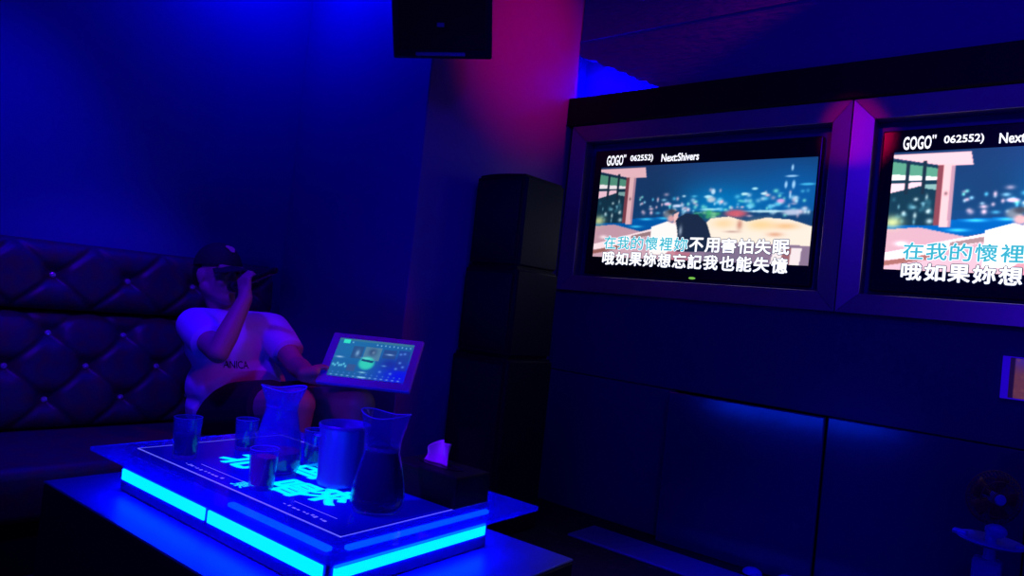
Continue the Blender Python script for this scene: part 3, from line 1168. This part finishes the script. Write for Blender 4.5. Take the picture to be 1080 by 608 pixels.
# ================================================================== TABLET
XT, YT, NT = V((.851, .525, .010)), V((-.331, .521, .787)), V((.408, -.673, .617))
XT.normalize()
YT = (YT - XT * YT.dot(XT)).normalized()
NT = XT.cross(YT)
TP = V((-.571, -1.359, .751))
tab = empty('tablet')
mm = Matrix.Identity(4)
for i in range(3):      # local x right, y away from the viewer, z up the screen
    mm[i][0], mm[i][1], mm[i][2] = XT[i], -NT[i], YT[i]
mm.translation = TP
tab.matrix_world = mm
tag(tab, 'pale-framed karaoke tablet glowing on the knee of the seated person', 'tablet')
bm = B()
box(bm, (-.185, .002, -.117), (.185, .022, .117), .006, 3)
mesh_obj('casing', bm, M_bezel, tab)
SW, SH = .302, .176
P = Paint(200, 116, (28, 92, 160))
P.blob(.2, .2, .5, .5, (30, 110, 170), .8)
P.blob(.95, .85, .30, .35, (10, 20, 230), 1)
P.blob(.75, .55, .12, .15, (25, 40, 150), .7)
P.poly([(0, 0), (1, 0), (1, .06), (0, .05)], (60, 120, 150), .8)
P.poly([(.06, .03), (.15, .03), (.15, .13), (.06, .13)], (50, 225, 200))
P.blob(.19, .09, .012, .02, (120, 190, 230), 1, 2)
for k in range(9):
    P.blob(.52 + k * .055, .10 + .01 * (k % 2), .010, .022, (130, 190, 235), .95, 2)
P.poly([(.22, .18), (.36, .18), (.36, .50), (.22, .50)], (45, 78, 130), .8)
P.blob(.295, .36, .025, .08, (125, 170, 215), .9)
P.poly([(.38, .17), (.60, .17), (.60, .52), (.38, .52)], (85, 130, 160), .9)
P.blob(.49, .30, .05, .09, (30, 50, 100), .8)
P.blob(.50, .31, .022, .045, (110, 140, 170), .9)
P.blob(.455, .60, .105, .17, (50, 205, 185), 1, 4)
P.poly([(.38, .50), (.54, .52), (.53, .58), (.38, .55)], (20, 60, 110), .9)
P.blob(.43, .47, .07, .02, (120, 220, 220), .8)
P.blob(.44, .84, .045, .018, (150, 220, 240), .9)
P.poly([(.63, .20), (.80, .20), (.80, .42), (.63, .42)], (40, 70, 135), .8)
P.blob(.72, .32, .05, .02, (150, 190, 240), .9)
P.blob(.69, .62, .03, .02, (90, 150, 220), .9)
P.poly([(.83, .18), (.98, .18), (.98, .70), (.83, .70)], (30, 52, 150), .6)
for u, v in ((.86, .28), (.91, .26), (.88, .50), (.93, .60), (.85, .66), (.66, .78), (.80, .80)):
    P.blob(u, v, .018, .028, (90, 140, 235), .9)
P.blob(.08, .50, .05, .022, (170, 210, 245), .9)
for k in range(7):
    P.blob(.03 + k * .028, .70 + .03 * math.sin(k * 2.3), .013, .030, (110, 215, 240), .95)
P.poly([(.22, .66), (.33, .66), (.33, .84), (.22, .84)], (60, 85, 140), .8)
for k in range(13):
    P.blob(.05 + k * .073, .96, .018, .014, (130, 180, 245), .9)
    P.blob(.06 + k * .073, .89, .010, .016, (70, 125, 215), .9)
P.blob(.45, .965, .05, .02, (150, 220, 250), 1)
P.blur(1)
link('tablet_screen', P.mesh('tablet_screen', SW, SH), M_tab, tab, loc=(.002, .0014, .004))

# ================================================================== PERSON
person = tag(empty('person', (-1.25, -1.48, 0)), 'person in white t-shirt, black cap and dark shorts sitting on the sofa, microphone at mouth', 'person')
PO = V((-1.25, -1.48, 0))


def child(name, me, material, smooth=0):
    for v in me.vertices:
        v.co = v.co - PO
    me.materials.clear()
    return link(name, me, material, person, smooth=smooth)


HC = V((-1.296, -1.621, 1.010))
hf = V((.965, .20, .02)).normalized()
hu = V((-.02, 0, 1)).normalized()
hl = hu.cross(hf).normalized()
hu = hf.cross(hl).normalized()
HR = Matrix((hf, hl, hu)).transposed()      # local x forward, y left, z up


def hp(x, y, z):
    return HC + HR @ V((x, y, z))


rsho, relb, rwri = V((-1.275, -1.705, .800)), V((-1.000, -1.742, .722)), V((-1.035, -1.637, .935))
lsho, lelb, lwri = V((-1.235, -1.378, .800)), V((-1.005, -1.392, .672)), V((-.775, -1.478, .668))
rhip, lhip = V((-1.32, -1.56, .435)), V((-1.32, -1.36, .435))
rkne, lkne = V((-.742, -1.540, .560)), V((-.625, -1.350, .572))
rank, lank = V((-.700, -1.560, .095)), V((-.600, -1.335, .095))
bm = B()
# head
ellip(bm, hp(-.012, 0, .030), (.098, .077, .098), HR)
ellip(bm, hp(.030, 0, -.035), (.062, .060, .075), HR)
rcone(bm, hp(.066, 0, -.092), hp(.070, 0, -.090), .026, .026)
rcone(bm, hp(-.01, .052, -.045), hp(.062, .018, -.088), .026, .022)
rcone(bm, hp(-.01, -.052, -.045), hp(.062, -.018, -.088), .026, .022)
rcone(bm, hp(.082, 0, .030), hp(.103, 0, -.010), .009, .012)
for s in (-1, 1):
    ellip(bm, hp(.097, s * .012, -.014), (.011, .010, .009), HR, 12)
    rcone(bm, hp(.072, s * .052, .038), hp(.084, s * .016, .040), .012, .012)      # brow
    ellip(bm, hp(.062, s * .038, -.020), (.028, .024, .026), HR, 16)                # cheek
    ellip(bm, hp(-.012, s * .078, -.005), (.019, .010, .032), HR, 14)               # ear
    ellip(bm, hp(-.020, s * .083, .004), (.012, .008, .022), HR, 12)
ellip(bm, hp(.084, 0, -.043), (.012, .025, .006), HR, 14)
ellip(bm, hp(.082, 0, -.056), (.012, .022, .007), HR, 14)
# neck, torso
rcone(bm, hp(-.020, 0, -.050), (-1.300, -1.560, .845), .056, .062)
rcone(bm, (-1.300, -1.560, .845), (-1.295, -1.545, .78), .066, .10)
ellip(bm, (-1.295, -1.535, .70), (.105, .165, .14))
ellip(bm, (-1.305, -1.475, .52), (.115, .165, .13))
rcone(bm, rsho, lsho, .052, .052)
# arms
for a, b, c, k in ((rsho, relb, rwri, 1), (lsho, lelb, lwri, 1)):
    chain(bm, [a, a.lerp(b, .5), b], [.055, .050, .041])
    chain(bm, [b, b.lerp(c, .3), c], [.041, .043, .029])
# legs
for a, b, c in ((rhip, rkne, rank), (lhip, lkne, lank)):
    chain(bm, [a, a.lerp(b, .5), b], [.095, .088, .066])
    chain(bm, [b, b.lerp(c, .28) + V((-.02, 0, 0)), c], [.064, .060, .038])
    rcone(bm, c + V((-.03, 0, -.045)), c + V((.14, 0, -.060)), .034, .026)


def hand(bm, wr, F, Pn, Sd, curl, thumb, spread=1.0, sc=1.0):
    """wr wrist; F towards the fingers, Pn out of the palm, Sd towards the thumb side."""
    F, Pn, Sd = F.normalized(), Pn.normalized(), Sd.normalized()
    rcone(bm, wr, wr + F * .03 * sc, .028 * sc, .026 * sc)
    for q, ln in ((.026, .082), (.009, .086), (-.009, .082), (-.025, .074)):
        rcone(bm, wr + F * .022 * sc + Sd * q * .6 * sc, wr + F * ln * sc + Sd * q * sc * spread, .0150 * sc, .0115 * sc, 14)
    fl = [((.041, .025, .020), .0092), ((.045, .028, .021), .0096), ((.041, .026, .020), .0092), ((.032, .020, .018), .0082)]
    for (lens, rd), q, ln in zip(fl, (.027, .009, -.0095, -.027), (.083, .087, .083, .074)):
        p = wr + F * ln * sc + Sd * q * sc * spread
        ang = 0
        for i, l in enumerate(lens):
            ang += curl[i]
            d = F * math.cos(ang) + Pn * math.sin(ang)
            p2 = p + d * l * sc
            rcone(bm, p, p2, (rd - .0006 * i) * sc, (rd - .0006 * (i + 1)) * sc, 12, 4)
            p = p2
    chain(bm, thumb, [.0150 * sc, .0125 * sc, .0112 * sc, .0095 * sc], 12)


# right hand closed round the microphone
MA = V((.885, .175, .33)).normalized()      # from the mouth to the tail of the microphone
SdR = -MA
FR = (V((.02, .10, 1)) - MA * V((.02, .10, 1)).dot(MA)).normalized()
PR = SdR.cross(FR).normalized()
MC = rwri + FR * .082 + PR * .030           # the grip axis through the fist
th = [rwri + FR * .028 + SdR * .020 + PR * .008, rwri + FR * .055 + SdR * .040 + PR * .028, rwri + FR * .085 + SdR * .042 + PR * .052, rwri + FR * .106 + SdR * .036 + PR * .050]
hand(bm, rwri, FR, PR, SdR, (.75, 1.35, .95), th)
# left hand holding the lower left corner of the tablet
FL = (XT * .80 + YT * .22 - NT * .42).normalized()
SL = (YT - FL * YT.dot(FL)).normalized()
PL = FL.cross(SL).normalized()
lw2 = TP - XT * .232 - YT * .098 + NT * .002
tl_ = [lw2 + FL * .024 + SL * .014 + NT * .012, TP - XT * .192 - YT * .072 + NT * .020, TP - XT * .168 - YT * .062 + NT * .019, TP - XT * .150 - YT * .062 + NT * .012]
rcone(bm, lw2 + NT * .014, TP - XT * .186 - YT * .088 + NT * .020, .024, .019)
chain(bm, [lwri, lw2], [.030, .028])
hand(bm, lw2, FL, PL, SL, (.10, .12, .10), tl_)
body = remesh(bm, .0048, 5, 'body')
child('body', body, M_skin)

# shirt
bm = B()
ellip(bm, (-1.285, -1.535, .715), (.128, .192, .150))
ellip(bm, (-1.270, -1.500, .560), (.160, .212, .150))
ellip(bm, (-1.285, -1.480, .460), (.158, .222, .110))
rcone(bm, rsho + V((0, .02, .004)), lsho + V((0, -.02, .004)), .072, .072)
rcone(bm, (-1.300, -1.560, .835), (-1.300, -1.550, .75), .078, .10)
sle_r, sle_l = rsho.lerp(relb, .62), lsho.lerp(lelb, .66)
chain(bm, [rsho, rsho.lerp(relb, .35), rsho.lerp(relb, .85)], [.076, .077, .068])
chain(bm, [lsho, lsho.lerp(lelb, .35), lsho.lerp(lelb, .9)], [.074, .074, .066])
shirt = remesh(bm, .007, 8, 'shirt')
random.seed(2)
for v in shirt.vertices:    # soft creases pulled from armpit to hip
    c = v.co
    k = max(0, min(1, (.80 - c.z) / .2))
    w_ = math.sin(34 * c.z + 16 * c.y + 5 * math.sin(9 * c.y)) + .6 * math.sin(58 * c.z - 22 * c.y + 3 * c.x * 10)
    v.co = c + v.normal * (.0042 * k * w_)
cut(shirt, sle_r, relb - rsho)
cut(shirt, sle_l, lelb - lsho)
cut(shirt, (0, 0, .432), (.12, 0, -1))
me_s = shirt
bmT = bmesh.new()
bmT.from_mesh(me_s)
tree = BVHTree.FromBMesh(bmT)
bmT.free()
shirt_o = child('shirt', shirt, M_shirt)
# small dark print on the chest, laid onto the cloth
bm = text_bm('ANICA', .01)
xs = [v.co.x for v in bm.verts]
ys = [v.co.y for v in bm.verts]
eye = V((1.58, -3.125, 1.02))
for v in bm.verts:
    u = (v.co.x - min(xs)) / (max(xs) - min(xs))
    q = (v.co.y - min(ys)) / (max(ys) - min(ys))
    src = V((-.80, -1.665 + u * .100, .640 + q * .030))
    hit = tree.ray_cast(src, V((-1, .12, 0)))
    v.co = (hit[0] + V((.0022, -.001, 0)) if hit[0] is not None else src + V((-.33, 0, 0))) - PO
pr = mesh_obj('chest_print', bm, M_ink, shirt_o)

# shorts
bm = B()
for a, b in ((rhip, rkne), (lhip, lkne)):
    chain(bm, [a, a.lerp(b, .5), b], [.116, .112, .098])
ellip(bm, (-1.33, -1.46, .455), (.13, .205, .105))
sh = remesh(bm, .008, 6, 'shorts')
cut(sh, rhip.lerp(rkne, .70), rkne - rhip)
cut(sh, lhip.lerp(lkne, .70), lkne - lhip)
child('shorts', sh, M_short)

# shoes
for c, nm in ((rank, 'shoe'), (lank, 'shoe')):
    bm = B()
    rcone(bm, c + V((-.045, 0, -.048)), c + V((.060, 0, -.050)), .044, .044)
    rcone(bm, c + V((.060, 0, -.050)), c + V((.150, 0, -.056)), .044, .036)
    rcone(bm, c + V((-.02, 0, -.03)), c + V((-.01, 0, .0)), .044, .042)
    me = remesh(bm, .006, 4, 'shoe')
    cut(me, (0, 0, .002), (0, 0, -1))
    child(nm, me, M_sole)

# cap with emblem, hair, eyes
bm = B()
ellip(bm, hp(-.012, 0, .040), (.108, .089, .104), HR, 36)
cap = remesh(bm, .005, 2, 'cap')
cut(cap, hp(0, 0, .044), -hu + hf * .05)
bm = bmesh.new()
bm.from_mesh(cap)
n = 18
top = []
for j in range(5):
    row = []
    for i in range(n + 1):
        a = -1.05 + 2.1 * i / n
        r0 = .074 + .092 * (j / 4) * (math.cos(a * .9) ** .6)
        row.append((r0 * math.cos(a) + .012, .083 * math.sin(a) * (1 + .05 * j) / math.sin(1.05) * .87, .050 - .016 * (j / 4) - .05 * (math.sin(a)) ** 2 * .55))
    top.append(row)
for dz in (0, -.005):
    vs = [[bm.verts.new(hp(x, y, z + dz)) for x, y, z in row] for row in top]
    for j in range(4):
        for i in range(n):
            bm.faces.new((vs[j][i], vs[j][i + 1], vs[j + 1][i + 1], vs[j + 1][i]))
    if dz == 0:
        keep = vs
    else:
        for i in range(n):
            bm.faces.new((keep[4][i], keep[4][i + 1], vs[4][i + 1], vs[4][i]))
        for j in range(4):
            for q in (0, n):
                bm.faces.new((keep[j][q], keep[j + 1][q], vs[j + 1][q], vs[j][q]))
bm.to_mesh(cap)
bm.free()
cap_o = child('cap', cap, M_cap, smooth=45)
bm = B()
em = []
for k in range(20):
    a = 2 * math.pi * k / 20
    rr = .020 * (1 + .22 * math.sin(3 * a + .5))
    y, z = rr * 1.0 * math.cos(a), .118 + .65 * rr * math.sin(a)
    dz_ = (z - .040) / .104
    dy_ = (y + .005) / .089
    xx = -.012 + .108 * math.sqrt(max(0, 1 - dz_ ** 2 - dy_ ** 2)) + .002
    em.append((xx, y, z))
f1 = [bm.verts.new(hp(*e) - PO) for e in em]
f2 = [bm.verts.new(hp(e[0] + .003, e[1], e[2] + .002) - PO) for e in em]
bm.faces.new(f2)
for k in range(20):
    k2 = (k + 1) % 20
    bm.faces.new((f1[k], f1[k2], f2[k2], f2[k]))
mesh_obj('cap_emblem', bm, M_pink, cap_o)
bm = B()
ellip(bm, hp(-.032, 0, .012), (.086, .0815, .088), HR, 30)
hair = remesh(bm, .005, 1, 'hair')
cut(hair, hp(.000, 0, 0), hf + hu * .1)
cut(hair, hp(0, 0, .075), hu)
cut(hair, hp(-.02, 0, -.055), -hu + hf * .3)
child('hair', hair, M_hair)
for s in (-1, 1):
    bm = B()
    ellip(bm, hp(.0745, s * .030, .018) - PO, (.0115, .0125, .0085), HR, 16)
    mesh_obj('eye', bm, mat('dark_eye', (.05, .04, .04), .2), person, smooth=0)

# ================================================================== MICROPHONE
mic = empty('microphone')
x_, y_, z_ = frame_of(MA)
mm = Matrix.Identity(4)
for i in range(3):
    mm[i][0], mm[i][1], mm[i][2] = x_[i], y_[i], z_[i]
mm.translation = MC - MA * .125
mic.matrix_world = mm
tag(mic, 'dark handheld microphone held to the mouth of the seated person', 'microphone')
bm = B()
lathe(bm, [(0, .045), (.0155, .045), (.0165, .06), (.0135, .16), (.0120, .240), (.0130, .244), (.0130, .268), (.009, .274), (0, .274)], 28)
mesh_obj('handle', bm, M_blackgloss, mic, smooth=40)
bm = B()
lathe(bm, [(0, -.004), (.011, -.001), (.019, .009), (.0225, .022), (.0215, .036), (.0175, .046), (0, .046)], 28)
mesh_obj('head_grille', bm, mat('mic_mesh', (.05, .05, .06), .4, .7, bump=(900, .5)), mic, smooth=60)
bm = B()
lathe(bm, [(.020, .026), (.0235, .027), (.0235, .033), (.020, .034)], 28)
mesh_obj('head_ring', bm, M_black, mic, smooth=40)
